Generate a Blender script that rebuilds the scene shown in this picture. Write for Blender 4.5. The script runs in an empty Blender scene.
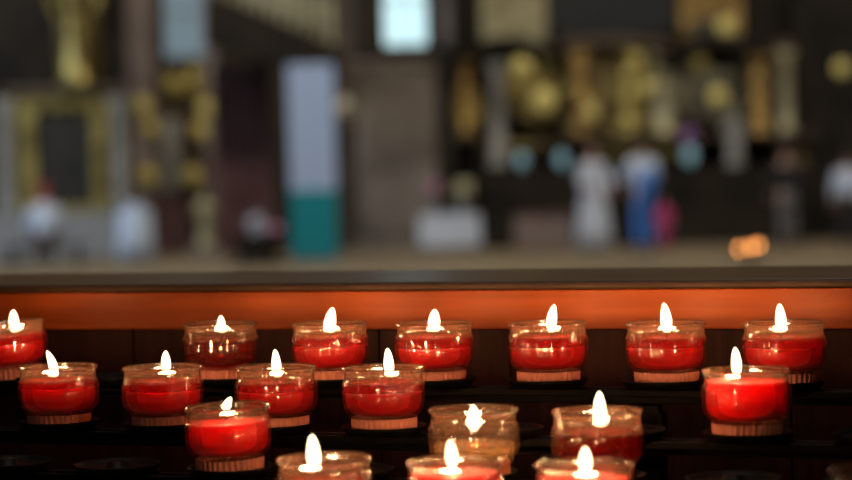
import bpy, bmesh, math, random
from mathutils import Vector, Matrix
random.seed(7)
S = bpy.context.scene
COL = S.collection
PI = math.pi
sin, cos = math.sin, math.cos

# ------------------------------------------------------------------ camera
F = 2012.0                       # focal length in pixels of the 852 wide frame (85 mm)
H = 1.09                         # camera height
PITCH, ROLL = math.radians(1.452), math.radians(1.351)
cd = bpy.data.cameras.new('camera'); cam = bpy.data.objects.new('camera', cd); COL.objects.link(cam)
cd.sensor_width = 36.0; cd.lens = F / 852 * 36.0; cd.clip_end = 200
fwd = Vector((0, cos(PITCH), -sin(PITCH)))
R0 = Vector((1, 0, 0)); U0 = R0.cross(fwd); D0 = -U0
rr = R0 * cos(ROLL) + D0 * sin(ROLL); dd = -R0 * sin(ROLL) + D0 * cos(ROLL)
M3 = Matrix((rr, -dd, -fwd)).transposed()
cam.matrix_world = Matrix.Translation((0, 0, H)) @ M3.to_4x4()
cd.dof.use_dof = True; cd.dof.focus_distance = 1.66; cd.dof.aperture_fstop = 4.0
S.camera = cam
def ray(x, y):
    return (fwd + rr * ((x - 426) / F) + dd * ((y - 240) / F))
def at(x, y, Y):
    d = ray(x, y); return Vector((0, 0, H)) + d * (Y / d.y)

# ------------------------------------------------------------------ world, exposure, daylight
w = bpy.data.worlds.new('world'); S.world = w; w.use_nodes = True
w.node_tree.nodes['Background'].inputs[0].default_value = (.5, .6, .8, 1)
w.node_tree.nodes['Background'].inputs[1].default_value = .02
S.view_settings.view_transform = 'Standard'; S.view_settings.look = 'None'
S.view_settings.exposure = 0; S.view_settings.gamma = 1
def area(name, loc, aim, sx, sy, P, colr):
    l = bpy.data.lights.new(name, 'AREA'); l.shape = 'RECTANGLE'; l.size = sx; l.size_y = sy; l.energy = P; l.color = colr
    o = bpy.data.objects.new(name, l); COL.objects.link(o); o.location = loc
    o.rotation_euler = (Vector(aim) - Vector(loc)).to_track_quat('-Z', 'Y').to_euler(); return o
# daylight through the tall side windows of the nave and the windows behind the camera, plus two added overhead lamps
area('daylight_left', (-14.4, 26, 8.0), (0, 36, 1.5), 4.0, 6, 1250, (.74, .87, 1.0))
area('daylight_right', (15.4, 25, 8.5), (-2, 36, 1.5), 4.0, 6, 720, (.95, .93, .90))
area('floor_fill', (0, 24, 15.5), (0, 35, 0), 9.0, 3.0, 1500, (1.0, .88, .68))  # lamp added under the ceiling to brighten the far floor
area('cap_fill', (0, 2.6, 14), (0, 2.2, 0), 4.0, 2.0, 340, (1.0, .92, .80))  # lamp added overhead to brighten the top of the parapet cap
area('daylight_behind', (-2.5, -2.6, 5.5), (0, 3, 1.0), 2.5, 3.0, 10, (1.0, .90, .78))

# ------------------------------------------------------------------ materials
def mat(name, col=(.5, .5, .5), rough=.5, metal=0, **kw):
    m = bpy.data.materials.new(name); m.use_nodes = True
    b = m.node_tree.nodes['Principled BSDF']
    b.inputs['Base Color'].default_value = (*col, 1); b.inputs['Roughness'].default_value = rough
    b.inputs['Metallic'].default_value = metal
    for k, v in kw.items(): b.inputs[k.replace('_', ' ')].default_value = v
    return m
def noisy(m, c1, c2, scale=8, stretch=(1, 1, 1), detail=4, lo=.35, hi=.65, bump=0, coord='Object', rough=None):
    nt = m.node_tree; N = nt.nodes; L = nt.links; b = N['Principled BSDF']
    tc = N.new('ShaderNodeTexCoord'); mp = N.new('ShaderNodeMapping'); mp.inputs['Scale'].default_value = stretch
    nz = N.new('ShaderNodeTexNoise'); nz.inputs['Scale'].default_value = scale; nz.inputs['Detail'].default_value = detail
    cr = N.new('ShaderNodeValToRGB'); cr.color_ramp.elements[0].position = lo; cr.color_ramp.elements[1].position = hi
    cr.color_ramp.elements[0].color = (*c1, 1); cr.color_ramp.elements[1].color = (*c2, 1)
    L.new(tc.outputs[coord], mp.inputs[0]); L.new(mp.outputs[0], nz.inputs['Vector']); L.new(nz.outputs[0], cr.inputs[0])
    L.new(cr.outputs[0], b.inputs['Base Color'])
    if bump:
        bp = N.new('ShaderNodeBump'); bp.inputs['Strength'].default_value = bump; bp.inputs['Distance'].default_value = .01
        L.new(nz.outputs[0], bp.inputs['Height']); L.new(bp.outputs[0], b.inputs['Normal'])
    return m

def glass_mat(name, frost=0.0, tint=(1, 1, 1), refr=.12, fc=(.95, .85, .8), gr=.06, dfac=.5, ior=1.5):
    m = bpy.data.materials.new(name); m.use_nodes = True; nt = m.node_tree; N = nt.nodes; L = nt.links; N.clear()
    out = N.new('ShaderNodeOutputMaterial')
    tr = N.new('ShaderNodeBsdfTransparent'); tr.inputs[0].default_value = (*[.97 * c for c in tint], 1)
    rf = N.new('ShaderNodeBsdfRefraction'); rf.inputs['IOR'].default_value = 1.42; rf.inputs['Roughness'].default_value = .03; rf.inputs[0].default_value = (*[.97 * c for c in tint], 1)
    m1 = N.new('ShaderNodeMixShader'); m1.inputs[0].default_value = refr; L.new(tr.outputs[0], m1.inputs[1]); L.new(rf.outputs[0], m1.inputs[2])
    last = m1
    if frost:
        tl = N.new('ShaderNodeBsdfTranslucent'); tl.inputs[0].default_value = (*fc, 1)
        df = N.new('ShaderNodeBsdfDiffuse'); df.inputs[0].default_value = (*fc, 1)
        m3 = N.new('ShaderNodeMixShader'); m3.inputs[0].default_value = dfac; L.new(tl.outputs[0], m3.inputs[1]); L.new(df.outputs[0], m3.inputs[2])
        m2 = N.new('ShaderNodeMixShader'); m2.inputs[0].default_value = frost; L.new(m1.outputs[0], m2.inputs[1]); L.new(m3.outputs[0], m2.inputs[2]); last = m2
    gl = N.new('ShaderNodeBsdfGlossy'); gl.inputs['Roughness'].default_value = gr
    fr = N.new('ShaderNodeFresnel'); ge = N.new('ShaderNodeNewGeometry'); mm = N.new('ShaderNodeMix')   # same reflectance from inside and outside
    mm.inputs[2].default_value = ior; mm.inputs[3].default_value = 1 / ior; L.new(ge.outputs['Backfacing'], mm.inputs[0]); L.new(mm.outputs[0], fr.inputs[0])
    mx = N.new('ShaderNodeMixShader'); L.new(fr.outputs[0], mx.inputs[0]); L.new(last.outputs[0], mx.inputs[1]); L.new(gl.outputs[0], mx.inputs[2])
    L.new(mx.outputs[0], out.inputs[0]); return m
M = {}
M['glass'] = glass_mat('moulded_glass', .012, refr=.25, fc=(1, .55, .35), ior=1.6)  # orange scatter colour imitates flame glow in clear glass
M['glass_neck'] = glass_mat('patterned_glass', .03, refr=.45, fc=(1, .55, .35), gr=.10, ior=1.75)  # flame-lit warmth of the clear neck is put into its orange colour
M['glass_base'] = glass_mat('ribbed_glow_glass', .75, fc=(1, .40, .32), refr=.5, dfac=.95)  # clear foot; pink-orange colour stands in for light guided down the glass
M['wax'] = mat('red_wax', (.95, .002, .008), .45, 0, Subsurface_Weight=1.0, Subsurface_Scale=.045, Specular_IOR_Level=.2)
M['wax'].node_tree.nodes['Principled BSDF'].inputs['Subsurface Radius'].default_value = (1.0, .05, .04)
M['wax_pale'] = mat('clear_wax_residue', (.8, .55, .35), .3, 0, Subsurface_Weight=.6, Subsurface_Scale=.01)
M['liquid'] = glass_mat('melted_red_wax', .5, (.95, .008, .02), .2, (.36, .001, .012))
M['liquid_dark'] = glass_mat('clear_dark_red_wax', .08, (.62, .015, .02), .4, (.8, .02, .02))
M['liquid_pale'] = glass_mat('glow_tinted_clear_wax', .2, (.95, .85, .7), .2, (1, .65, .35))  # golden scatter colour stands in for flame light inside the clear glass
M['wick'] = mat('charred_wick', (.02, .012, .008), .9)
def flame_mat():
    m = bpy.data.materials.new('candle_flame'); m.use_nodes = True; nt = m.node_tree; N = nt.nodes; L = nt.links; N.clear()
    out = N.new('ShaderNodeOutputMaterial'); e = N.new('ShaderNodeEmission'); t = N.new('ShaderNodeBsdfTransparent'); a = N.new('ShaderNodeAddShader')
    e.inputs[0].default_value = (1, .74, .42, 1); e.inputs[1].default_value = 2.5
    L.new(e.outputs[0], a.inputs[0]); L.new(t.outputs[0], a.inputs[1]); L.new(a.outputs[0], out.inputs[0])
    m.cycles.emission_sampling = 'NONE'; return m
M['flame'] = flame_mat()
M['iron'] = noisy(mat('black_painted_iron', (.012, .011, .011), .5, .0, Specular_IOR_Level=.08), (.003, .0027, .0027), (.007, .006, .006), 60)
M['board'] = noisy(mat('orange_brown_wood', (.4, .15, .05), .5, Specular_IOR_Level=.2), (.19, .035, .005), (.28, .057, .009), 3, (2, 30, 30), 6, .3, .7)
M['cap'] = noisy(mat('polished_dark_wood', (.1, .06, .04), .36, Specular_IOR_Level=.25), (.20, .12, .07), (.30, .19, .11), 3, (2, 30, 30), 6, .3, .7)
M['panel'] = noisy(mat('dark_red_brown_wood', (.03, .012, .01), .6, Specular_IOR_Level=.15), (.016, .0045, .004), (.032, .009, .008), 4, (30, 30, 2), 5)
M['slab'] = noisy(mat('worn_oak_top', (.3, .22, .14), .5), (.26, .19, .115), (.36, .28, .18), 3, (2, 12, 12), 5)
M['gold'] = noisy(mat('gilding', (.6, .42, .12), .38, .75), (.14, .10, .03), (.62, .50, .17), 2.5, (1, 1, 1), 3)
M['gold_warm'] = noisy(mat('warm_gilding', (.7, .4, .12), .42, .6), (.22, .13, .04), (.65, .42, .14), 2.5)
M['gold_pale'] = noisy(mat('pale_gilding', (.6, .5, .3), .45, .5), (.28, .24, .13), (.55, .49, .30), 2.5)
M['glint_gold'] = mat('painted_glint_gold', (1.0, .85, .30), .4, .25)  # bright diffuse gold painted in place of specular glints
M['carved'] = noisy(mat('mottled_dark_gilding', (.2, .15, .06), .5, .3), (.03, .022, .01), (.30, .22, .08), 1.6, (1, 1, 1), 3)  # dark and gold mottled at random for a carved look
M['carved_pale'] = noisy(mat('grey_gilding', (.2, .17, .1), .5, .2), (.04, .033, .022), (.30, .27, .17), 1.6, (1, 1, 1), 3)
M['dark_wood'] = noisy(mat('black_brown_wood', (.03, .022, .016), .7, Specular_IOR_Level=.2), (.008, .006, .004), (.028, .019, .012), 1.5)
M['brown_wood'] = noisy(mat('brown_wood', (.1, .06, .04), .6), (.05, .03, .018), (.11, .07, .042), 1.5)
M['redmarble'] = noisy(mat('dark_red_marble', (.12, .05, .045), .5), (.13, .060, .062), (.24, .13, .13), 1.5)
M['pinkstone'] = noisy(mat('pinkish_stone', (.3, .24, .23), .7), (.22, .17, .165), (.34, .28, .27), 3)
M['stone'] = noisy(mat('grey_brown_stone', (.24, .2, .17), .8), (.10, .082, .068), (.24, .20, .17), .9)
M['wall'] = noisy(mat('plaster', (.12, .1, .085), .9), (.035, .027, .02), (.09, .072, .055), .4)
M['marble'] = noisy(mat('pale_marble', (.6, .6, .6), .5), (.20, .20, .19), (.40, .39, .36), 1.5)
M['opal'] = mat('cream_opal_glass', (1.0, .85, .62), .4)
M['cloth'] = mat('white_cloth', (.60, .66, .80), .8)
M['greycloth'] = mat('grey_cloth', (.26, .27, .29), .85)
M['bluecloth'] = mat('light_blue_cloth', (.60, .72, .95), .8)
M['strongblue'] = mat('blue_cloth', (.05, .22, .72), .8)
M['magenta'] = mat('magenta_cloth', (.55, .03, .2), .8)
M['darkcloth'] = mat('dark_cloth', (.02, .02, .024), .9)
M['greycoat'] = mat('grey_coat_cloth', (.16, .15, .16), .9)
M['teal'] = mat('teal_print', (.0, .25, .31), .6)
M['palebluewhite'] = mat('pale_blue_print', (.42, .54, .82), .6)
M['skin'] = mat('skin', (.55, .33, .25), .6)
M['hair_dark'] = mat('dark_hair', (.03, .018, .012), .7)
M['hair_white'] = mat('white_hair', (.75, .75, .75), .8)
M['hair_red'] = mat('red_hair', (.35, .05, .05), .8)
M['pink'] = mat('pink_petals', (.55, .25, .38), .7)
M['purple'] = mat('purple_petals', (.65, .32, .75), .7)
M['cream'] = mat('cream_petals', (.6, .55, .35), .7)
M['leaf'] = mat('green_leaves', (.05, .12, .04), .7)
M['cyanglass'] = mat('pale_cyan_glazed_china', (.45, .80, .95), .3)
M['painting'] = noisy(mat('dark_canvas', (.012, .011, .01), .5), (.007, .007, .006), (.03, .022, .015), 3)
M['blackslate'] = mat('black_panel', (.012, .013, .014), .5)
M['floor'] = noisy(mat('floor_stone', (.1, .09, .08), .6), (.21, .155, .09), (.32, .245, .155), .6)
def emis(name, c, s):
    m = bpy.data.materials.new(name); m.use_nodes = True; b = m.node_tree.nodes['Principled BSDF']
    b.inputs['Base Color'].default_value = (0, 0, 0, 1); b.inputs['Emission Color'].default_value = (*c, 1); b.inputs['Emission Strength'].default_value = s; return m
M['daylight'] = emis('daylit_window_glass', (.62, .90, .95), 1.25)
M['daylight_dim'] = emis('pale_leaded_glass', (.50, .68, .78), .34)

# ------------------------------------------------------------------ builders
def link(name, bm, m, parent=None, smooth=False, loc=None):
    me = bpy.data.meshes.new(name); bmesh.ops.recalc_face_normals(bm, faces=bm.faces[:]); bm.to_mesh(me); bm.free()
    for x in (m if isinstance(m, (list, tuple)) else [m]): me.materials.append(x)
    if smooth:
        for p in me.polygons: p.use_smooth = True
    o = bpy.data.objects.new(name, me); COL.objects.link(o)
    if parent: o.parent = parent
    if loc is not None: o.location = loc
    return o
def tag(o, label=None, cat=None, group=None, kind=None):
    if label: o['label'] = label
    if cat: o['category'] = cat
    if group: o['group'] = group
    if kind: o['kind'] = kind
    return o
def empty(name, loc, label=None, cat=None, group=None, rz=0):
    o = bpy.data.objects.new(name, None); COL.objects.link(o); o.location = loc; o.rotation_euler = (0, 0, rz); o.empty_display_size = .05
    return tag(o, label, cat, group)
def copy_tree(o, parent=None):
    c = o.copy(); COL.objects.link(c); c.parent = parent
    for ch in list(o.children): copy_tree(ch, c)
    return c
def box(bm, x0, x1, y0, y1, z0, z1, bev=0):
    r = bmesh.ops.create_cube(bm, size=1, matrix=Matrix.Translation(((x0 + x1) / 2, (y0 + y1) / 2, (z0 + z1) / 2)) @ Matrix.Diagonal((x1 - x0, y1 - y0, z1 - z0, 1)))
    if bev:
        es = list({e for v in r['verts'] for e in v.link_edges})
        bmesh.ops.bevel(bm, geom=es, offset=bev, segments=3, affect='EDGES', profile=.5)
    return bm
def lathe(bm, prof, n=32, mod=None, c=(0, 0, 0), closed=False, matf=None):
    rings = []
    for i, (r, z) in enumerate(prof):
        ring = []
        for k in range(n):
            a = 2 * PI * k / n; q = r + (mod(i, r, z, a) if mod else 0)
            ring.append(bm.verts.new((c[0] + q * cos(a), c[1] + q * sin(a), c[2] + z)))
        rings.append(ring)
    m = len(rings)
    for i in range(m if closed else m - 1):
        A, B = rings[i], rings[(i + 1) % m]
        for k in range(n):
            f = bm.faces.new((A[k], A[(k + 1) % n], B[(k + 1) % n], B[k])); f.smooth = True
            if matf: f.material_index = matf(i)
    if not closed:
        if prof[0][0] > 1e-6: bm.faces.new(rings[0][::-1])
        if prof[-1][0] > 1e-6: bm.faces.new(rings[-1])
    return bm
def ball(bm, c, r, sx=1, sy=1, sz=1, sub=2):
    r_ = bmesh.ops.create_icosphere(bm, subdivisions=sub, radius=r, matrix=Matrix.Translation(c) @ Matrix.Diagonal((sx, sy, sz, 1)))
    for v in r_['verts']:
        for f in v.link_faces: f.smooth = True
def nb(): return bmesh.new()

# ------------------------------------------------------------------ the setting: the church
def wallbox(name, a, m):
    o = link(name, box(nb(), *a), m); tag(o, kind='structure'); return o
wallbox('floor', (-15, 16, -3, 41, -.2, 0), M['floor'])
wallbox('ceiling', (-15, 16, -3, 41, 16, 16.2), M['wall'])
wallbox('wall_left', (-15.2, -15, -3, 41, 0, 16), M['wall'])
wallbox('wall_right', (16, 16.2, -3, 41, 0, 16), M['wall'])
wallbox('wall_front', (-15.2, 16.2, -3.2, -3, 0, 16), M['wall'])
# back wall with two window openings
YB = 40.0
def hole(x0, y0, x1, y1, top):
    a = at(x0, y1, YB); b = at(x1, y0, YB); return (a.x, b.x, a.z, top)
h1 = hole(384, 0, 426, 46, 9.4); h2 = hole(164, 0, 204, 58, 9.2)
bm = nb()
xs = [-15.2, h2[0], h2[1], h1[0], h1[1], 16.2]
box(bm, xs[0], xs[1], YB, YB + .4, 0, 16); box(bm, xs[2], xs[3], YB, YB + .4, 0, 16); box(bm, xs[4], xs[5], YB, YB + .4, 0, 16)
for h in (h1, h2): box(bm, h[0], h[1], YB, YB + .4, 0, h[2]); box(bm, h[0], h[1], YB, YB + .4, h[3], 16)
wbk = link('wall_back', bm, M['wall']); tag(wbk, kind='structure')
def fl_(px, Y): return Vector((at(px, 240, Y).x, Y, 0))
def window(name, h, m):
    e = empty(name, ((h[0] + h[1]) / 2, YB + .2, h[2])); e['kind'] = 'structure'
    W = (h[1] - h[0]) / 2; T = h[3] - h[2]
    link('pane', box(nb(), -W, W, .0, .02, 0, T), m, e)
    b = nb()
    for x in (-W, 0, W): box(b, x - .02, x + .02, -.03, 0, 0, T)
    for k in range(7): box(b, -W, W, -.03, 0, T * k / 6 - .02, T * k / 6 + .02)
    link('window_frame', b, M['stone'], e)
window('window_1', h1, M['daylight']); window('window_2', h2, M['daylight_dim'])

# ------------------------------------------------------------------ wooden parapet and candle rack (shared turned frame)
TH = math.radians(18.3785)
def loc(u, v, z): return Vector((u * cos(TH) + v * sin(TH), -u * sin(TH) + v * cos(TH), z))
UL, UR = -1.75, 1.0
par = empty('wooden_parapet', loc(0, 1.73, 0), 'orange-brown wooden parapet with polished dark cap behind the rows of candles', 'parapet', rz=-TH)
def pz(h): return H - h
V0 = 1.73
M['nosing'] = mat('blackened_wood_nosing', (.035, .02, .013), .5, Specular_IOR_Level=.2)
def pbox(name, u0, u1, v0, v1, z0, z1, m, bev=0, parent=par):
    return link(name, box(nb(), u0, u1, v0 - V0, v1 - V0, z0, z1, bev), m, parent)
pbox('front_board', UL, UR, 1.720, 1.76, pz(.1265), pz(.0915), M['board'], .0015)
pbox('nosing', UL, UR, 1.719, 1.73, pz(.0914), pz(.0845), M['nosing'], .003)
pbox('cap', UL, UR, 1.7305, 1.990, pz(.0915), pz(.0840), M['cap'], .002)
pbox('core', UL, UR, 1.775, 1.975, 0, pz(.0925), M['panel'])
k = 0
u = UL
while u < UR - .01:
    pbox('panel_plank', u + .0015, min(u + .1249, UR), 1.735, 1.773, .10, pz(.1275), M['panel'], .001); u += .125
pbox('plinth', UL, UR, 1.725, 1.773, 0, .10, M['panel'], .004)

rack = empty('candle_rack', loc(0, 1.47, 0), 'black iron candle rack with stepped tiers of round dishes in front of parapet', 'candle rack', rz=-TH)
RV = 1.47
GH = .048                       # height of a glass
# tier: depth v, drop h of the glass rims below the camera, u of one slot
TIERS = [(1.6290, .1163, -.73087), (1.5246, .1449, -.83992), (1.4315, .1668, -.63994), (1.3103, .1888, -.51860)]
SP = .09802
def dish_bm():
    b = nb()
    lathe(b, [(.0005, -.004), (.020, -.0042), (.030, -.003), (.0335, .0015), (.0345, .0032), (.0335, .0036), (.0315, .001), (.029, -.0002), (.012, -.0002), (.009, .0005), (.0075, .0045), (.004, .0056), (.0005, .0058)], 40)
    return b
dish0 = link('holder_dish', dish_bm(), M['iron'], rack)
stem_b = nb(); lathe(stem_b, [(.004, -.012), (.004, -.0038)], 12)
first = True
for (v, h, us) in TIERS:
    zb = pz(h) - GH
    k0 = int(math.floor((-1.18 - us) / SP)); k1 = int(math.ceil((.48 - us) / SP))
    for k in range(k0, k1):
        if first: d = dish0; first = False
        else: d = dish0.copy(); COL.objects.link(d); d.parent = rack
        d.location = (us + k * SP, v - RV, zb)
    pb = nb(); box(pb, -1.22, .52, v - RV + .004, v - RV + .012, zb - .018, zb - .0045, .001)
    link('tier_bar', pb, M['iron'], rack)
    pb = nb(); box(pb, -1.22, .52, v - RV - .012, v - RV - .006, zb - .0105, zb - .0045, .001)
    link('tier_bar', pb, M['iron'], rack)
for u in (-1.2, -.35, .5):
    b = nb(); pts = [(v - RV, pz(h) - GH - .0185) for (v, h, us) in TIERS]
    for i in range(3):
        (ya, za), (yb, zb_) = pts[i], pts[i + 1]
        box(b, u - .008, u + .008, yb + .0, ya + .012, min(za, zb_) - .018, min(za, zb_) - .0005)
        box(b, u - .008, u + .008, ya - .006, ya + .012, zb_ - .01, za)
    link('side_bracket', b, M['iron'], rack)
    for y in (pts[0][0], pts[3][0]):
        b = nb(); box(b, u - .012, u + .012, y - .006, y + .012, .0, (pts[0][1] if y == pts[0][0] else pts[3][1]) - .005, .002)
        link('leg', b, M['iron'], rack)

# ------------------------------------------------------------------ the votive glasses
NS = 160
OUT = [(.0215, .0000), (.0253, .0000), (.0259, .0008), (.0260, .0045), (.0262, .0088), (.0268, .0098), (.0278, .0106), (.0300, .0130), (.0317, .0160), (.0326, .0195), (.0330, .0230), (.0331, .0300), (.0331, .0345), (.0334, .0352), (.0331, .0360), (.0316, .0372), (.0312, .0400), (.0311, .0434), (.0314, .0448), (.0332, .0455), (.0337, .0464), (.0334, .0474), (.0322, .0480), (.0309, .0475), (.0300, .0460)]
INN = [(.0297, .0430), (.0297, .0370), (.0309, .0340), (.0309, .0230), (.0303, .0190), (.0290, .0160), (.0265, .0135), (.0200, .0118), (.0100, .0112), (.0003, .0110)]
UND = [(.0003, .0072), (.0150, .0072), (.0190, .0060), (.0205, .0020)]
PROF = OUT + INN + UND
NPAN = 12
def gmod(i, r, z, a):
    if i < len(OUT):
        if 1 <= i <= 4: return .0008 * cos(36 * a)          # ribs of the foot
        if 8 <= i <= 12:                                      # raised frames round the side panels
            t = (a * NPAN / (2 * PI)) % 1.0; d = min(t, 1 - t)
            return .0011 * math.exp(-(d / .06) ** 2) + (.0003 if i in (8, 12) else 0)
        if 15 <= i <= 17: return .0007 * cos(40 * a + (PI if i == 16 else 0))
    return 0
gb = nb(); lathe(gb, PROF, NS, gmod, matf=lambda i: 1 if (1 <= i <= 4) else (2 if 14 <= i <= 23 else 0))
GLASS = bpy.data.meshes.new('glass_cup'); 
bmesh.ops.remove_doubles(gb, verts=gb.verts, dist=1e-7)
bmesh.ops.recalc_face_normals(gb, faces=gb.faces[:]); gb.to_mesh(GLASS); gb.free()
GLASS.materials.append(M['glass']); GLASS.materials.append(M['glass_base']); GLASS.materials.append(M['glass_neck'])
for p in GLASS.polygons: p.use_smooth = True

def inner_r(z):
    pts = sorted([(q[1], q[0]) for q in INN])
    for (za, ra), (zb, rb) in zip(pts, pts[1:]):
        if za <= z <= zb: return ra + (rb - ra) * (z - za) / max(zb - za, 1e-9)
    return .0297
_cache = {}
def wax_mesh(z0, z1, name, m, wob):
    key = (z0, z1, name)
    if key in _cache: return _cache[key]
    prof = [(.0004, z0)]
    n = 10
    for r in (.010, .020): 
        if r < inner_r(max(z0, .0112)) - .001: prof.append((r, max(z0, .0113 + (0 if r < .015 else .0008)) if z0 < .013 else z0))
    zz = [max(z0, .0119) + (z1 - max(z0, .0119)) * i / n for i in range(n + 1)]
    for z in zz: prof.append((inner_r(z) - .0003, z))
    prof += [(inner_r(z1) - .0014, z1 - .0003), (.020, z1 - .0006), (.010, z1 - .0006), (.0004, z1 - .0006)]
    b = nb(); lathe(b, prof, 64, (lambda i, r, z, a: 0))
    if wob:
        for vtx in b.verts:
            if vtx.co.z > z1 - .002: vtx.co.z += wob * sin(3 * math.atan2(vtx.co.y, vtx.co.x) + z0 * 900) * min(1, vtx.co.xy.length / .02)
    me = bpy.data.meshes.new(name); bmesh.ops.recalc_face_normals(b, faces=b.faces[:]); b.to_mesh(me); b.free()
    me.materials.append(m); 
    for p in me.polygons: p.use_smooth = True
    _cache[key] = me; return me
def part(name, me, parent, loc=(0, 0, 0), rot=(0, 0, 0)):
    o = bpy.data.objects.new(name, me); COL.objects.link(o); o.parent = parent; o.location = loc; o.rotation_euler = rot; return o
def flame_mesh(wd, ht, lean):
    prof = []
    for i in range(17):
        t = i / 16
        r = wd / 2 * (max(0, 1 - (2 * t - 1) ** 2) ** .5) * (1.0 - .45 * (t - .38)) if 0 < t < 1 else .0001
        prof.append((r, ht * t))
    b = nb(); lathe(b, prof, 20)
    for v in b.verts:
        t = v.co.z / ht; v.co.x += lean * t * t; 
    me = bpy.data.meshes.new('flame'); b.to_mesh(me); b.free(); me.materials.append(M['flame'])
    for p in me.polygons: p.use_smooth = True
    return me
wb = nb(); lathe(wb, [(.0008, 0), (.0008, .006), (.0011, .0075), (.0003, .0082)], 8)
WICK = bpy.data.meshes.new('wick'); wb.to_mesh(WICK); wb.free(); WICK.materials.append(M['wick'])

PT = .38; ZS = 1.055     # the glasses are 50.6 mm tall
def votive(px, tier, label, kind='band', fl=(10, 21, 0), fx=0, fz=None, tilt=(0, 0), rot=0, dv=0, slot_u=None, lit=True, level=.0365, wax=.029):
    v, h, us = TIERS[tier]; v += dv
    # place on the tier where the sight line of column px crosses it
    if slot_u is None:
        u = 0
        zt = pz(h)
        lo, hi = -1.5, .8
        for _ in range(50):
            mid = (lo + hi) / 2; P = loc(mid, v, zt) - Vector((0, 0, H))
            x = 426 + F * (P.dot(rr)) / P.dot(fwd)
            if x < px: lo = mid
            else: hi = mid
        u = lo
    else: u = slot_u
    P = loc(u, v, pz(h) - GH + (.0015 if abs(tilt[0]) > 3 else 0))
    e = empty('votive_candle', P, label, 'votive candle', 'votive glasses on the black iron rack', rz=rot)
    e.rotation_euler = (math.radians(tilt[1]), math.radians(tilt[0]), rot)
    e.scale = (1, 1, ZS)
    g = part('glass_cup', GLASS, e)
    if kind == 'band':            # opaque red wax with melted dark red layer above
        part('wax', wax_mesh(.0113, wax, 'wax', M['wax'], .0008), e)
        part('melted_wax', wax_mesh(wax + .0009, level, 'melted_wax', M['liquid'], 0), e)
    elif kind == 'full':
        part('wax', wax_mesh(.0113, level, 'wax', M['wax'], 0), e)
    elif kind == 'dark':
        part('wax', wax_mesh(.0113, wax, 'wax', M['wax'], .0006), e)
        part('melted_wax', wax_mesh(wax + .0009, level, 'melted_wax', M['liquid_dark'], 0), e)
    elif kind == 'clear':
        part('melted_wax', wax_mesh(.0113, level, 'melted_wax', M['liquid_pale'], 0), e)
    fx *= .001
    if lit:
        wz = (fz if fz is not None else level + .003)
        cr, sr = cos(-rot), sin(-rot)
        off = Vector((fx * cr, fx * sr, 0))
        # leans are given along the picture's horizontal
        part('wick', WICK, e, (off.x, off.y, wz - .004))
        wd, ht, lean = fl; wd *= .86; ht *= .9; wz += .0025
        fm = part('flame', flame_mesh(wd * .001, ht * .001, lean * .001), e, (off.x, off.y, wz), (0, 0, -rot))
        l = bpy.data.lights.new('flame_light', 'POINT'); l.energy = PT * (wd * ht / 210); l.color = (1, .50, .20); l.shadow_soft_size = .004
        lo_ = bpy.data.objects.new('flame_light', l); COL.objects.link(lo_); lo_.parent = e; lo_.location = (off.x + lean * .0003 * cr, off.y + lean * .0003 * sr, wz + ht * .00045)
    return e

votive(12, 0, 'red votive candle in tilted glass, cut by left edge, farthest left on back tier', 'band', (11, 22, 1), 6, .036, (-5, 0), .1, dv=-.012)
votive(220, 0, 'dark red nearly clear glass with short flame, leftmost whole glass on back tier', 'dark', (8.5, 16, 0), 1, .037, rot=.5, wax=.0122, level=.0335)
votive(329.5, 0, 'red votive candle with flame leaning right, next to dark glass on back tier', 'band', (12, 23, 3), 0, .037, rot=.9, wax=.0285)
votive(434, 0, 'red votive candle under the bright window, back tier, with low broad flame', 'band', (12, 20, 1), 0, .038, rot=.2, wax=.027)
votive(547.5, 0, 'red votive candle with tall flame leaning right, third from right on back tier', 'band', (10.5, 25, 3), 3, .037, rot=.35, wax=.028)
votive(665.5, 0, 'red votive candle second from right on back tier with tall upright flame', 'band', (11, 26, -2), 1, .037, rot=.7, wax=.028)
votive(783.5, 0, 'red votive candle farthest right on back tier, partly hidden by nearer glass', 'band', (10.5, 25, -1), -2, .037, rot=.15, wax=.028)
votive(58, 1, 'red votive candle with flame leaning left, leftmost on second tier', 'band', (9, 24, -6), -3, .036, rot=.6, wax=.030, dv=-.005)
votive(162.5, 1, 'red votive candle second from left on second tier with small upright flame', 'band', (9.5, 20, 0), 3, .0395, rot=.25, wax=.0285, dv=-.004)
votive(275.5, 1, 'red votive candle on second tier directly behind the low-flamed glass, narrow flame', 'band', (9, 24, -1), 1, .037, rot=.0, wax=.0285)
votive(383, 1, 'red votive candle on second tier fourth from left with bright flame and shiny rim', 'band', (9.5, 24, -1), 5, .038, rot=.8, wax=.0285)
votive(746, 1, 'full red votive candle alone at right of second tier, wax up near rim', 'full', (9, 23, -1), -7, .0405, rot=.4, level=.0395)
votive(229, 2, 'nearly full red votive candle with tiny leaning flame, left on third tier', 'full', (8, 11, 4), -1, .0415, (-1.6, 0), rot=.3, level=.0360)
votive(473.5, 2, 'clear colourless votive glass with flame burning low inside, third tier', 'clear', (11, 21, 0), 0, .0285, rot=.55, level=.0225)
votive(597, 2, 'votive glass half full of clear dark red wax with tall flame, right on third tier', 'dark', (11, 28, 0), 2, .033, rot=.1, level=.0325, wax=.0122)
votive(324, 3, 'amber glowing votive glass leftmost on front tier, cut by bottom edge', 'dark', (11.5, 27, -1), -7, .0365, rot=.7, level=.033, wax=.022)
votive(455, 3, 'full red votive candle with flame in front of the colourless glass, front tier', 'full', (9.5, 20, -1), -2, .0405, rot=.2, level=.0400)
votive(584, 3, 'full red votive candle in front of the dark red half-full glass, front tier', 'full', (10, 19, 0), 1, .0385, rot=.9, level=.0385)
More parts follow.
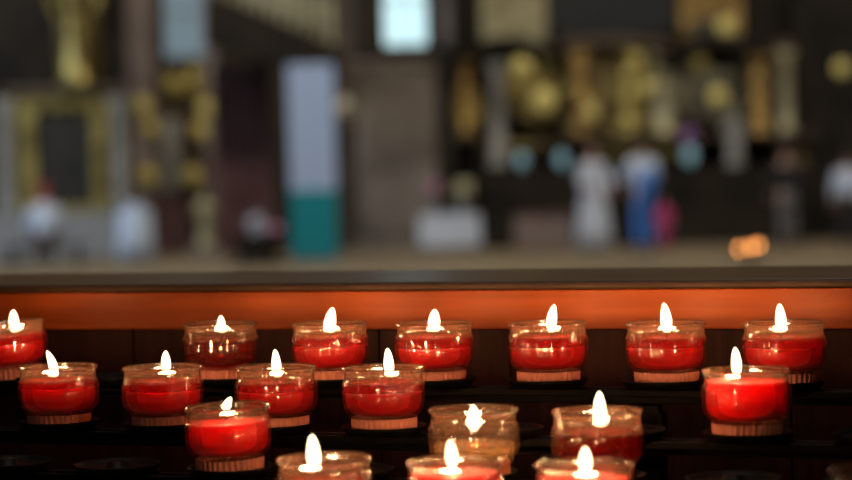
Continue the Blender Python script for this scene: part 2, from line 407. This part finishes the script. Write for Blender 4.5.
votive(881, 3, 'glass rim peeking in at bottom right corner of the rack', 'clear', rot=.3, lit=False, level=.02)

# ------------------------------------------------------------------ things far behind, in the nave
def pxr(x0, y0, x1, y1, Y):
    a = at((x0 + x1) / 2, y1, Y); b = at((x0 + x1) / 2, y0, Y); wd = (x1 - x0) / F * Y
    return a.x - wd / 2, a.x + wd / 2, a.z, b.z
def bx(name, r, Y, dep, m, parent=None, zfloor=None, bev=0, ztop=None):
    x0, x1, z0, z1 = pxr(*r, Y)
    if zfloor is not None: z0 = zfloor
    if ztop is not None: z1 = ztop
    o = parent.location if parent else Vector((0, 0, 0))
    return link(name, box(nb(), x0 - o.x, x1 - o.x, Y - o.y, Y + dep - o.y, z0 - o.z, z1 - o.z, bev), m, parent)
def column_part(name, px, w_px, Y, z0, z1, m, parent, cap_m=None, swirl=0):
    p = at(px, 150, Y); r = w_px / 2 / F * Y; o = parent.location; hh = z1 - z0
    prof = [(r * 1.35, 0), (r * 1.35, .05 * hh), (r * 1.0, .09 * hh), (r * .98, .4 * hh), (r * .88, .86 * hh), (r * 1.0, .88 * hh), (r * .95, .9 * hh), (r * 1.45, .97 * hh), (r * 1.45, hh)]
    if swirl:
        prof = [(r * 1.35, 0), (r * 1.35, .05 * hh)] + [(r * (.9 + .18 * sin(t * 6 * PI)), (.07 + .8 * t) * hh) for t in [i / 30 for i in range(31)]] + [(r * .95, .9 * hh), (r * 1.45, .97 * hh), (r * 1.45, hh)]
    return link(name, lathe(nb(), prof, 24, c=(p.x - o.x, Y - o.y, z0 - o.z)), m, parent, smooth=False)
def rosette(px, py, d_px, Y, m, parent=None, name='glint_rosette'):  # ornament added to give the blurred disc of a glint on gilding
    p = at(px, py, Y); r = d_px / 2 / F * Y; o = parent.location if parent else Vector((0, 0, 0)); c = p - o
    b = nb(); ball(b, c, r * .55, 1, .8, 1)
    for k in range(8):
        a = k * PI / 4; ball(b, c + Vector((cos(a) * r * .68, .02, sin(a) * r * .68)), r * .33, 1, .7, 1, 1)
    return link(name, b, m, parent)
def foliage_carving(px0, py0, px1, py1, Y, m, parent, n=14, name='gilded_carving'):
    b = nb(); o = parent.location
    a0 = at(px0, py1, Y) - o; a1 = at(px1, py0, Y) - o
    box(b, a0.x, a1.x, a0.y, a0.y + .06, a0.z, a1.z, .01)
    for k in range(n):
        x = random.uniform(px0, px1); y = random.uniform(py0, py1); p = at(x, y, Y) - o; r = random.uniform(3, 7) / F * Y
        ball(b, p, r, random.uniform(.6, 1.3), .6, random.uniform(.7, 1.6), 1)
        a = random.uniform(0, 6.28)
        for j in range(7):
            t = j / 6; q = p + Vector((cos(a + t * 3.5), 0, sin(a + t * 3.5))) * r * (1 + t * 1.2)
            ball(b, q, r * .35 * (1.2 - t * .6), 1, 1, 1, 1)
    return link(name, b, m, parent)
def statue_part(px, ytop, ybot, Y, m, parent, name='gilded_statue'):
    a = at(px, ybot, Y); b_ = at(px, ytop, Y); hh = b_.z - a.z; o = parent.location; c = a - o
    b = nb()
    def md(i, r, z, t): return r * .08 * sin(5 * t + z * 9 / hh)
    s = hh
    lathe(b, [(.17 * s, 0), (.17 * s, .03 * s), (.15 * s, .05 * s), (.14 * s, .2 * s), (.115 * s, .45 * s), (.10 * s, .58 * s), (.13 * s, .70 * s), (.135 * s, .78 * s), (.06 * s, .835 * s), (.035 * s, .85 * s), (.035 * s, .88 * s)], 24, md, c=c)
    ball(b, c + Vector((0, -.01 * s, .93 * s)), .065 * s, .9, 1, 1.1)
    for sgn in (-1, 1):
        for j in range(7):
            t = j / 6; q = c + Vector((sgn * (.13 + .05 * sin(t * PI)) * s, -.08 * s * t, (.76 - .24 * t) * s)); ball(b, q, (.042 - .012 * t) * s, sub=1)
    return link(name, b, m, parent)

# --- left side altar
Y = 36.0
A = empty('side_altar', Vector((at(65, 150, Y).x, Y, 0)), 'gilded side altar with dark framed painting and gold statue at far left', 'altar')
bx('back_panel', (-40, -30, 128, 215), Y + .3, .25, M['dark_wood'], A, 0, ztop=6)
bx('painting', (38, 112, 94, 207), Y + .12, .05, M['painting'], A)
f = nb()
for r in ((20, 100, 38, 222), (94, 100, 111, 222)): 
    x0, x1, z0, z1 = pxr(*r, Y); box(f, x0 - A.location.x, x1 - A.location.x, 0, .2, z0, z1, .02)
for r in ((20, 92, 111, 110), (20, 206, 111, 220)):
    x0, x1, z0, z1 = pxr(*r, Y); box(f, x0 - A.location.x, x1 - A.location.x, -.02, .2, z0, z1, .02)
link('picture_frame', f, M['gold'], A)
bx('cornice', (5, 86, 128, 95), Y - .15, .45, M['brown_wood'], A, bev=.02)
for px in (6, 120): column_part('side_column', px, 15, Y, at(0, 214, Y).z, at(0, 100, Y).z, M['marble'], A)
statue_part(78, -45, 86, Y + .05, M['gold'], A)
foliage_carving(58, 10, 98, 80, Y + .1, M['carved'], A, 8)
foliage_carving(0, 96, 125, 106, Y, M['gold'], A, 10)
bx('mensa', (-30, 214, 118, 300), Y - 1.2, 1.45, M['greycloth'], A, 0, bev=.01)
bx('altar_step', (-40, 270, 140, 300), Y - 2.0, 2.0, M['stone'], A, 0, ztop=.06)
o = empty('altar_cloth_stand', Vector((at(135, 240, 33).x, 33, 0)), 'small table draped with pale blue-white cloth right of the side altar', 'draped table')
x0, x1, z0, z1 = pxr(118, 210, 154, 258, 33); wd = (x1 - x0) / 2
b = nb(); lathe(b, [(wd * 1.05, .02), (wd * 1.0, z1 * .5), (wd * .93, z1 - .04), (wd * .9, z1), (.001, z1 + .004)], 48, lambda i, r, z, a: r * .05 * sin(9 * a) * (1 if i < 2 else .3))
link('cloth', b, M['bluecloth'], o)
b = nb(); ball(b, (0, 0, z1 + .05), wd * .5, 1, 1, .45); link('folded_linen', b, M['cloth'], o)

# --- pilaster with gilt rosettes standing in for glints under the pale window
Y = 37.5
A = empty('carved_pilaster', Vector((at(175, 150, Y).x, Y, 0)), 'stone pilaster carrying gold rosettes for glints below the small pale window', 'pilaster')
bx('shaft', (133, 0, 158, 260), Y + .5, .5, M['pinkstone'], A, 0, ztop=8)
bx('shaft', (208, 0, 220, 260), Y + .5, .5, M['pinkstone'], A, 0, ztop=8)
bx('backing', (158, 66, 208, 200), Y + .6, .3, M['brown_wood'], A)
bx('lower_block', (152, 196, 190, 262), Y + .3, .5, M['redmarble'], A, 0)
bx('relief_panel', (163, 118, 180, 192), Y + .4, .15, M['marble'], A, bev=.03)
foliage_carving(163, 72, 205, 96, Y + .4, M['gold'], A, 9)
for (x, y, d) in ((172, 82, 20), (192, 76, 20), (142, 106, 20), (205, 108, 20), (150, 128, 18), (200, 130, 20), (147, 176, 22), (192, 176, 22)):
    rosette(x, y, d, Y + .4, M['glint_gold'], A)
b = nb()
A2 = empty('stone_statue', Vector((at(206, 240, 34.5).x, 34.5, 0)), 'pale beige draped statue standing beside dark red curtain', 'statue')
statue_part(206, 190, 246, 34.5, M['gold_pale'], A2, 'draped_figure')
x0, x1, z0, z1 = pxr(190, 247, 222, 262, 34.5); link('pedestal', box(nb(), x0 - A2.location.x, x1 - A2.location.x, -.3, .3, 0, z1, .02), M['stone'], A2)

# --- dark red confessional / curtain
Y = 35.5
def curtain(name, r, Y, m, label, cat, folds=9):
    x0, x1, z0, z1 = pxr(*r, Y); b = nb(); nx = folds * 8; cx = (x0 + x1) / 2
    top = []; bot = []
    for i in range(nx + 1):
        t = i / nx; x = x0 + (x1 - x0) * t - cx; yy = .06 * sin(t * folds * 2 * PI)
        top.append((x, yy)); bot.append((x, yy * 1.4))
    for side, off in ((0, 0), (1, .03)):
        pass
    vt = [b.verts.new((x, y, z1)) for x, y in top]; vb = [b.verts.new((x, y, .02)) for x, y in bot]
    for i in range(nx): b.faces.new((vt[i], vt[i + 1], vb[i + 1], vb[i]))
    r_ = bmesh.ops.solidify(b, geom=b.faces[:], thickness=.02)
    o = link(name, b, m, None, True, (cx, Y, 0)); return tag(o, label, cat)
curtain('curtain', (216, 66, 276, 260), Y, M['redmarble'], 'dark red-brown curtain hanging between statue and pale blue banner', 'curtain')
b = nb()
p0 = at(212, 66, 35.2)
tag(link('curtain_rail', box(nb(), at(212, 64, 35.45).x, at(280, 64, 35.45).x, 35.42, 35.58, p0.z + .03, p0.z + .08, .02), M['dark_wood']), 'dark wooden rail holding the red-brown curtain', 'curtain rail')
# gallery stair, dark, running down to the right
Y = 34.0
G = empty('gallery_stair', Vector((at(270, 40, Y).x, Y, 0)), 'dark sloping stair of the gallery with pale balusters above the curtain', 'stair')
b = nb(); a = at(208, 0, Y); c = at(340, 62, Y); o = G.location
vs = []
for (q, z) in (((at(205, -10, Y)), 0), ((at(342, 48, Y)), 0), ((at(342, 82, Y)), 0), ((at(205, 44, Y)), 0)): vs.append(q - o)
lo_v = [b.verts.new(q) for q in vs]; hi_v = [b.verts.new(q + Vector((0, .9, 0))) for q in vs]
b.faces.new(lo_v); b.faces.new(hi_v[::-1])
for i in range(4): b.faces.new((lo_v[i], hi_v[i], hi_v[(i + 1) % 4], lo_v[(i + 1) % 4]))
link('stringer', b, M['dark_wood'], G)
for k in range(10):
    x = 222 + k * 12; y = -8 + (x - 205) * .42
    q = at(x, y, Y) - o
    link('baluster', lathe(nb(), [(r_ * 1.5, z_ * 1.5) for r_, z_ in ((.03, 0), (.05, .05), (.025, .12), (.055, .3), (.03, .5), (.025, .62), (.05, .68))], 12, c=(q.x, .1, q.z)), M['gold_pale'], G)
b = nb(); 
q1 = at(210, -56, Y) - o; q2 = at(345, 0, Y) - o
vv = [b.verts.new((q.x, yy, q.z + dz)) for q in (q1, q2) for yy in (.04, .16) for dz in (0, .06)]
bmesh.ops.convex_hull(b, input=vv); link('handrail', b, M['dark_wood'], G)

# --- standing banner, pale blue above teal
Y = 31.2
B = empty('standing_banner', Vector((at(316, 200, Y).x, Y, 0)), 'tall free-standing banner, pale blue above and teal below, left of the pillar', 'banner')
x0, x1, z0, z1 = pxr(292, 190, 338, 262, Y); x0 -= B.location.x; x1 -= B.location.x
xa, xb, za, zb = pxr(287, 64, 331, 190, Y)
link('upper_print', box(nb(), x0, x1, 0, .03, z1, zb), M['palebluewhite'], B)
link('lower_print', box(nb(), x0, x1, 0, .03, .06, z1), M['teal'], B)
link('foot', box(nb(), x0 - .05, x1 + .05, -.18, .22, 0, .05, .01), M['greycoat'], B)
link('pole', lathe(nb(), [(.02, 0), (.02, zb - .02)], 12, c=(0, .06, 0)), M['iron'], B)

# --- the pillar below the bright window
Y = 36.5
b = nb(); x0, x1, z0, z1 = pxr(357, 66, 440, 260, Y); pc = (x0 + x1) / 2; wd = (x1 - x0) / 2
box(b, -wd, wd, 0, 1.0, .25, z1, .08); box(b, -wd - .08, wd + .08, -.08, 1.0, 0, .25, .03); box(b, -wd - .06, wd + .06, -.06, 1.0, z1 - .02, z1 + .12, .03)
tag(link('pillar', b, M['stone'], None, False, (pc, Y, 0)), 'thick grey-brown stone pillar below the bright arched window', 'pillar')
x0, x1, z0, z1 = pxr(334, -40, 356, 260, 38.2)
tag(link('pier', box(nb(), x0, x1, 38.2, 39.4, 0, 9, .03), M['brown_wood']), 'narrow dark brown pier between banner and thick pillar', 'pier')
L_ = empty('wall_lamp', at(346, 120, 37.6), 'beige globe wall lamp on narrow dark pier', 'lamp')
b = nb(); ball(b, (0, 0, .25), .18, 1, 1, 1, 3); link('globe', b, M['opal'], L_)
link('bracket', lathe(nb(), [(.08, -.1), (.03, 0), (.09, .10)], 16), M['gold'], L_)
x0, x1, z0, z1 = pxr(442, -40, 478, 46, 38.4)
tag(link('trim_1', box(nb(), x0, x1, 38.4, 39.95, z0, 8.0, .04), M['pinkstone']), kind='structure')

# --- high altar, right side
Y = 36.0
A = empty('high_altar', Vector((at(640, 150, Y).x, Y, 0)), 'large dark high altar covered in gilded columns and carving across the right', 'altar')
bx('back_panel', (455, -30, 815, 200), Y + .9, .3, M['dark_wood'], A, 0, ztop=7)
bx('upper_panel', (482, -20, 548, 44), Y + .55, .3, M['gold_pale'], A, bev=.03, ztop=6.6)
bx('upper_panel', (680, -20, 742, 38), Y + .55, .3, M['gold_warm'], A, bev=.03, ztop=6.6)
bx('black_painting', (550, -20, 676, 34), Y + .45, .3, M['blackslate'], A, ztop=6.6)
def arch(px0, px1, py, Y, m, rise=.27):
    a = at(px0, py, Y) - A.location; c = at(px1, py, Y) - A.location; b = nb(); n = 20; prev = None
    for i in range(n + 1):
        t = i / n; x = a.x + (c.x - a.x) * t; z = a.z + (c.z - a.z) * t + rise * sin(PI * t)
        ring = [b.verts.new((x, yy, z + zz)) for yy, zz in ((-.1, 0), (-.1, .18), (.6, .18), (.6, 0))]
        if prev:
            for k in range(4): b.faces.new((prev[k], prev[(k + 1) % 4], ring[(k + 1) % 4], ring[k]))
        else: b.faces.new(ring)
        prev = ring
    b.faces.new(prev[::-1]); return link('arched_cornice', b, m, A)
bx('relief_panel', (512, 62, 560, 118), Y + .6, .25, M['carved_pale'], A)
bx('relief_panel', (564, 46, 668, 132), Y + .6, .25, M['carved'], A)
bx('relief_panel', (672, 66, 742, 126), Y + .6, .25, M['carved_pale'], A)
bx('relief_panel', (776, 40, 812, 190), Y + .6, .25, M['brown_wood'], A)
arch(455, 560, 62, Y, M['dark_wood']); arch(560, 670, 50, Y, M['brown_wood'], .08); arch(672, 762, 60, Y, M['dark_wood'])
zc0 = at(600, 162, Y).z
for (px, wpx, mm, y0, sw) in ((467, 20, 'gold_warm', 60, 1), (498, 22, 'marble', 62, 0), (582, 26, 'gold_warm', 48, 1), (630, 26, 'gold', 48, 1), (657, 12, 'gold_pale', 50, 0), (760, 26, 'gold_warm', 55, 1), (787, 20, 'gold_pale', 50, 0)):
    column_part('altar_column', px, wpx * .72, Y + .2, at(px, 134, Y).z if px != 498 else at(px, 168, Y).z, at(px, y0, Y).z, M[mm], A, swirl=sw)
for a_ in ((505, 55, 560, 110, 12), (520, 90, 560, 120, 8), (570, 40, 612, 130, 14), (612, 50, 655, 130, 14), (660, 70, 740, 120, 16), (590, 130, 680, 160, 12), (455, 90, 480, 120, 5), (480, 140, 560, 150, 5), (690, 20, 735, 40, 5)):
    foliage_carving(*a_[:4], Y + .25, M[random.choice(['carved', 'gold', 'carved_pale'])], A, a_[4])
for (x, y, d, mm) in ((522, 66, 22, 'glint_gold'), (545, 100, 26, 'glint_gold'), (578, 60, 22, 'gold_warm'), (634, 56, 22, 'glint_gold'), (630, 110, 20, 'gold'), (718, 96, 20, 'glint_gold'), (726, 26, 20, 'glint_gold'), (700, 64, 20, 'gold'), (842, 68, 18, 'glint_gold'), (590, 112, 20, 'glint_gold'), (572, 90, 18, 'gold'), (648, 88, 18, 'glint_gold'), (800, 160, 18, 'gold')):
    rosette(x, y, d, Y + (.44 if x > 790 else .1), M[mm], A)
statue_part(665, 70, 134, Y + .1, M['gold_pale'], A)
statue_part(735, 110, 168, Y - .17, M['marble'], A, 'stone_figure')
bx('mensa', (488, 186, 810, 300), Y - .4, 1.1, M['dark_wood'], A, 0, bev=.02)
bx('column_ledge', (452, 134, 483, 139), Y - .02, .9, M['brown_wood'], A, bev=.01)
bx('column_ledge', (560, 134, 815, 139), Y - .02, .9, M['brown_wood'], A, bev=.01)
bx('gradine', (480, 168, 812, 186), Y - .35, 1.2, M['dark_wood'], A, bev=.01)
bx('side_wing', (800, 30, 900, 300), Y + .5, .4, M['dark_wood'], A, 0, ztop=6)
def vase(px, py, Y, label, m, fl=None, pot_s=1):
    base = at(px, py, Y)
    e = empty('flower_vase' if fl else 'china_vase', base, label, 'vase')
    pot_s *= 1.35; s = .14 * pot_s
    link('vase_body', lathe(nb(), [(s * .5, 0), (s * .55, .03 * pot_s), (s * .9, .12 * pot_s), (s, .2 * pot_s), (s * .7, .3 * pot_s), (s * .5, .33 * pot_s), (s * .62, .37 * pot_s)], 24), m, e)
    if fl:
        b = nb()
        for k in range(18):
            a = random.uniform(0, 6.28); r = random.uniform(0, .2); ball(b, (cos(a) * r, sin(a) * r, .42 * pot_s + random.uniform(0, .25)), .05, sub=1)
        link('blossoms', b, M[fl], e)
        b = nb()
        for k in range(12):
            a = random.uniform(0, 6.28); r = random.uniform(.05, .2); ball(b, (cos(a) * r, sin(a) * r, .36 * pot_s + random.uniform(0, .15)), .045, 1.4, 1, .4, 1)
        link('leaves', b, M['leaf'], e)
    return e
def vase_on(px, Ytop, Y, label, m, fl=None, ps=.6):
    e = vase(px, 168, Y, label, m, fl, ps); e.location.z = Ytop + .001
gt = pxr(480, 168, 700, 186, Y)[3]
vase_on(522, gt, Y - .15, 'pale cyan china vase on the altar ledge, left one of the pair', M['cyanglass'])
vase_on(562, gt, Y - .15, 'pale cyan china vase on the altar ledge, nearer the people', M['cyanglass'])
vase_on(690, gt, Y - .15, 'pale cyan vase of purple flowers on the altar ledge', M['cyanglass'], 'purple', .7)
# flower table
Y2 = 33.0
T = empty('flower_table', Vector((at(450, 240, Y2).x, Y2, 0)), 'small table under a white cloth right of the thick pillar', 'table')
x0, x1, z0, z1 = pxr(422, 214, 482, 262, Y2); wd = (x1 - x0) / 2
b = nb(); box(b, -wd, wd, -.25, .25, z1 - .03, z1, .008); link('table_top', b, M['cloth'], T)
b = nb(); n = 80; vt = []; vb = []
for i in range(n):
    t = i / n * 4; s = int(t); q = t - s
    P = [(-wd, -.25), (wd, -.25), (wd, .25), (-wd, .25)]; A0 = P[s]; A1 = P[(s + 1) % 4]
    x = A0[0] + (A1[0] - A0[0]) * q; y = A0[1] + (A1[1] - A0[1]) * q; k = 1 + .05 * sin(i * 1.4)
    vt.append(b.verts.new((x, y, z1 - .03))); vb.append(b.verts.new((x * k, y * k * 1.05, .15)))
for i in range(n): b.faces.new((vt[i], vt[(i + 1) % n], vb[(i + 1) % n], vb[i]))
link('cloth_skirt', b, M['cloth'], T)
for sx in (-1, 1):
    for sy in (-1, 1): link('leg', box(nb(), sx * (wd - .05) - .02, sx * (wd - .05) + .02, sy * .2 - .02, sy * .2 + .02, 0, z1 - .03), M['dark_wood'], T)
for (px, ps, fl, lb) in ((434, .5, 'pink', 'vase of pink flowers on the white-clothed table, left one'), (462, .5, 'cream', 'vase of cream flowers on the white-clothed table, right one')):
    e = vase(px, 214, Y2, lb, M['marble'], fl, ps); e.location.z = z1 + .001
V_ = empty('flower_stand', fl_(258, 30.5), 'dark stand with round white bouquet and pink blossoms before the curtain', 'flower stand')
zs = at(258, 236, 30.5).z
link('stand', lathe(nb(), [(.45, 0), (.45, .05), (.30, .10), (.32, zs - .12), (.40, zs - .05), (.40, zs), (.001, zs)], 28), M['dark_wood'], V_)
b = nb()
for k in range(26):
    a = random.uniform(0, 6.28); t = random.uniform(-1, 1); rq = .13 * (1 - t * t) ** .5; ball(b, (cos(a) * rq, sin(a) * rq, zs + .16 + .14 * t), .045, sub=1)
link('white_blossoms', b, M['cloth'], V_)
b = nb()
for k in range(9):
    a = random.uniform(0, 6.28); ball(b, (.25 + cos(a) * .07, sin(a) * .07, zs + .06 + random.uniform(-.02, .08)), .05, sub=1)
link('pink_blossoms', b, M['pink'], V_)
# chest in front of the high altar
x0, x1, z0, z1 = pxr(516, 214, 574, 262, 33.5)
C_ = empty('low_chest', Vector(((x0 + x1) / 2  , 33.5, 0)), 'low pinkish-brown chest left of the white-robed person', 'chest'); wd = (x1 - x0) / 2
link('chest_body', box(nb(), -wd, wd, 0, .5, 0, z1 - .06, .01), M['pinkstone'], C_); link('lid', box(nb(), -wd - .02, wd + .02, -.02, .52, z1 - .058, z1, .01), M['redmarble'], C_)

# ------------------------------------------------------------------ people
def skinned(name, verts, edges, radii, m, parent, root=0, sub=1):
    me = bpy.data.meshes.new(name); me.from_pydata(verts, edges, []); o = bpy.data.objects.new(name, me); COL.objects.link(o)
    sm = o.modifiers.new('s', 'SKIN')
    for i, r in enumerate(radii):
        sv = me.skin_vertices[0].data[i]; sv.radius = (r if isinstance(r, tuple) else (r, r)); sv.use_root = (i == root)
    ss = o.modifiers.new('u', 'SUBSURF'); ss.levels = sub; ss.render_levels = sub
    dg = bpy.context.evaluated_depsgraph_get(); new = bpy.data.meshes.new_from_object(o.evaluated_get(dg))
    o.modifiers.clear(); o.data = new; new.name = name; new.materials.clear(); new.materials.append(m)
    for p in new.polygons: p.use_smooth = True
    o.parent = parent; return o
def person(P, rz, Ht, label, top, bottom, hair, seated=False, arm=0.0, skirt=False, bag=None):
    e = empty('person', P, label, 'person', rz=rz); s = Ht / 1.75
    V = []; E = []; R = []
    def add(p, r, prev=None):
        V.append(tuple(c * s for c in p)); R.append(tuple(q * s for q in r) if isinstance(r, tuple) else r * s)
        if prev is not None: E.append((prev, len(V) - 1))
        return len(V) - 1
    hz = .48 if seated else .93
    pel = add((0, 0, hz), (.15, .10)); sp = add((0, -.01, hz + .20), (.13, .09), pel); ch = add((0, 0, hz + .42), (.15, .10), sp)
    nk = add((0, 0, hz + .55), .055, ch); hd0 = add((0, -.01, hz + .64), (.06, .07), nk); hd = add((0, -.02, hz + .72), (.078, .09), hd0); add((0, -.01, hz + .80), (.05, .06), hd)
    tV, tE, tR = [(0, 0, (hz - .04) * s), V[1], V[2], (0, -.005 * s, (hz + .535) * s)], [(0, 1), (1, 2), (2, 3)], [(.20 * s, .155 * s), (.19 * s, .145 * s), (.20 * s, .15 * s), (.085 * s, .09 * s)]
    bV, bE, bR = [(0, 0, (hz + .08) * s), (0, 0, (hz - .04) * s)], [(0, 1)], [(.165 * s, .12 * s), (.16 * s, .125 * s)]
    for sg in (-1, 1):
        sh = add((sg * .18, 0, hz + .47), .052, ch); n = 3
        el = add((sg * (.24 + .04 * arm), -.02 - .1 * arm, hz + .20), .042, sh)
        wr = add((sg * (.25 - .1 * arm), -.08 - .22 * arm, hz - .03 + .2 * arm), .027, el)
        pm = add((sg * (.25 - .12 * arm), -.10 - .26 * arm, hz - .10 + .19 * arm), (.034, .018), wr)
        for j, (dx, ln) in enumerate(((-.027, .065), (-.009, .08), (.009, .075), (.027, .06))):
            bp = V[pm]; k1 = add((bp[0] / s + dx, bp[1] / s - .01, bp[2] / s - .04), .009, pm); add((bp[0] / s + dx, bp[1] / s - .03, bp[2] / s - .04 - ln * .7), .008, k1)
        bp = V[wr]; t1 = add((bp[0] / s - sg * .035, bp[1] / s - .03, bp[2] / s - .035), .011, wr); add((bp[0] / s - sg * .045, bp[1] / s - .05, bp[2] / s - .075), .009, t1)
        a = len(tV); tV += [V[sh], V[el], V[wr]]; tE += [(2, a), (a, a + 1), (a + 1, a + 2)]; tR += [.08 * s, .075 * s, .06 * s]
        if seated:
            hp = add((sg * .09, -.02, hz - .02), .085, pel); kn = add((sg * .11, -.43, hz), .06, hp); an = add((sg * .11, -.46, .09), .037, kn)
        else:
            hp = add((sg * .09, 0, hz - .08), .085, pel); kn = add((sg * .10, -.02, .50), .058, hp); an = add((sg * .105, .02, .09), .037, kn)
        hl = add((V[an][0] / s, V[an][1] / s - .02, .045), .036, an); add((V[an][0] / s + sg * .02, V[an][1] / s - .15, .03), (.035, .028), hl)
        a = len(bV); md_ = tuple((V[hp][i] * .45 + V[kn][i] * .55) for i in range(3)); bV += [md_, V[kn], V[an]]; bE += [(1, a), (a, a + 1), (a + 1, a + 2)]; bR += [.09 * s, .078 * s, .062 * s]
        b = nb(); q = Vector(V[hl]); ball(b, q + Vector((sg * .008 * s, -.05 * s, .004 * s)), .05 * s, .95, 2.5, .95); bmesh.ops.bisect_plane(b, geom=b.verts[:] + b.edges[:] + b.faces[:], plane_co=(0, 0, .002), plane_no=(0, 0, -1), clear_outer=True); link('shoe', b, M['darkcloth'], e, True)
    body = skinned('body', V, E, R, M['skin'], e)
    skinned('top_garment', tV, tE, tR, top, e)
    if skirt:
        link('robe', lathe(nb(), [(.30 * s, .05), (.27 * s, .4), (.20 * s, hz * s), (.16 * s, (hz + .15) * s)], 40, lambda i, r, z, a: r * .06 * sin(10 * a) * (1 if i < 2 else .2)), bottom, e, True)
    else: skinned('trousers', bV, bE, bR, bottom, e)
    c = Vector((0, -.02 * s, (hz + .735) * s)); b = nb()
    ball(b, c + Vector((0, .012 * s, .015 * s)), .105 * s, .88, .98, 1.12, 3)
    bmesh.ops.bisect_plane(b, geom=b.verts[:] + b.edges[:] + b.faces[:], plane_co=c + Vector((0, -.03 * s, 0)), plane_no=Vector((0, -1, -.55)), clear_outer=True)
    link('hair', b, hair, e, True)
    b = nb()
    ball(b, c + Vector((0, -.105 * s, -.01 * s)), .016 * s, .8, 1.2, 1.4, 1); link('nose', b, M['skin'], e)
    for sg in (-1, 1):
        b = nb(); ball(b, c + Vector((sg * .032 * s, -.088 * s, .012 * s)), .011 * s, 1.2, .6, .8, 1); link('eye', b, M['hair_dark'], e)
        b = nb(); ball(b, c + Vector((sg * .082 * s, .0, -.01 * s)), .022 * s, .5, .8, 1.3, 1); link('ear', b, M['skin'], e)
    b = nb(); ball(b, c + Vector((0, -.092 * s, -.05 * s)), .02 * s, 1.3, .4, .35, 1); link('mouth', b, M['hair_red'], e)
    if bag:
        b = nb(); box(b, -.12 * s, .12 * s, .13 * s, .26 * s, (hz + .03) * s, (hz + .33) * s, .04 * s); o_ = link('backpack', b, bag, None, False)
        o_.location = P; o_.rotation_euler = (0, 0, rz); return e, o_
    return e, None
def fl(px, Y): return Vector((at(px, 240, Y).x, Y, 0))
person(fl(594, 33.2), .4, 1.76, 'person in white robe standing left of the blue-clad one', M['cloth'], M['cloth'], M['hair_dark'], arm=.7, skirt=True)
e, bag = person(fl(644, 31.5), PI + .3, 1.78, 'person in pale blue top and blue trousers seen from behind', M['bluecloth'], M['strongblue'], M['hair_dark'], arm=1.0, bag=M['strongblue'])
tag(bag, 'bright blue backpack worn by the person in pale blue', 'backpack')
person(fl(664, 33), 0, .85, 'child in magenta half hidden behind the blue-clad person', M['magenta'], M['magenta'], M['hair_dark'])
person(fl(788, 33), PI + .5, 1.70, 'person in grey coat standing in the dark at right', M['darkcloth'], M['greycoat'], M['hair_dark'], arm=.3)
def bench(P, label):
    e = empty('bench', P, label, 'bench')
    link('seat', box(nb(), -.6, .6, -.18, .2, .31, .35, .008), M['dark_wood'], e)
    for sx in (-1, 1): link('leg', box(nb(), sx * .5 - .03, sx * .5 + .03, -.15, .17, 0, .31), M['dark_wood'], e)
p = fl(45, 31.5); person(p, PI + .2, 1.72, 'person with reddish hair and pale blue top sitting before the side altar', M['bluecloth'], M['darkcloth'], M['hair_red'], seated=True, arm=.3); bench(p, 'dark bench before the side altar')
person(fl(849, 31), PI, 1.5, 'person in pale blue top at the right edge', M['bluecloth'], M['darkcloth'], M['hair_dark'])

# three small lit candles far behind at right, on a stand
Yc = 12.0
ST = empty('candle_stand', fl(750, Yc), 'dark iron stand carrying small lit candles in the nave at right', 'candle stand')
zt = at(750, 247, Yc).z
link('pole', lathe(nb(), [(.12, 0), (.12, .015), (.012, .03), (.012, zt - .076)], 20), M['iron'], ST)
link('tray', lathe(nb(), [(.02, zt - .074), (.10, zt - .070), (.105, zt - .055), (.10, zt - .060), (.001, zt - .062)], 32), M['iron'], ST)
for i, (dx, dz, lb) in enumerate(((-.065, -.004, 'left'), (.0, .006, 'middle'), (.05, .012, 'right'))):
    c = empty('small_candle', fl(750, Yc) + Vector((dx, -.02 * (i % 2), zt - .061)), lb + ' one of three small lit candles on the distant stand', 'candle', 'small candles on the distant stand')
    link('wax', lathe(nb(), [(.014, 0), (.014, .04 + dz), (.001, .038 + dz)], 16), M['cream'], c)
    me = flame_mesh(.016, .034, .0); me.materials.clear()
    me.materials.append(bpy.data.materials.get('far_flame') or (lambda m: (setattr(m, 'name', 'far_flame'), m)[1])(M['flame'].copy()))
    part('flame', me, c, (0, 0, .042 + dz))
fm = bpy.data.materials['far_flame']
for n in fm.node_tree.nodes:
    if n.type == 'EMISSION': n.inputs[0].default_value = (1, .34, .08, 1); n.inputs[1].default_value = 6

S.cycles.max_bounces = 12; S.cycles.transparent_max_bounces = 24; S.cycles.transmission_bounces = 8; S.cycles.glossy_bounces = 3; S.cycles.diffuse_bounces = 3
S.cycles.sample_clamp_indirect = 4; S.cycles.caustics_reflective = False; S.cycles.caustics_refractive = False
S.cycles.use_denoising = True
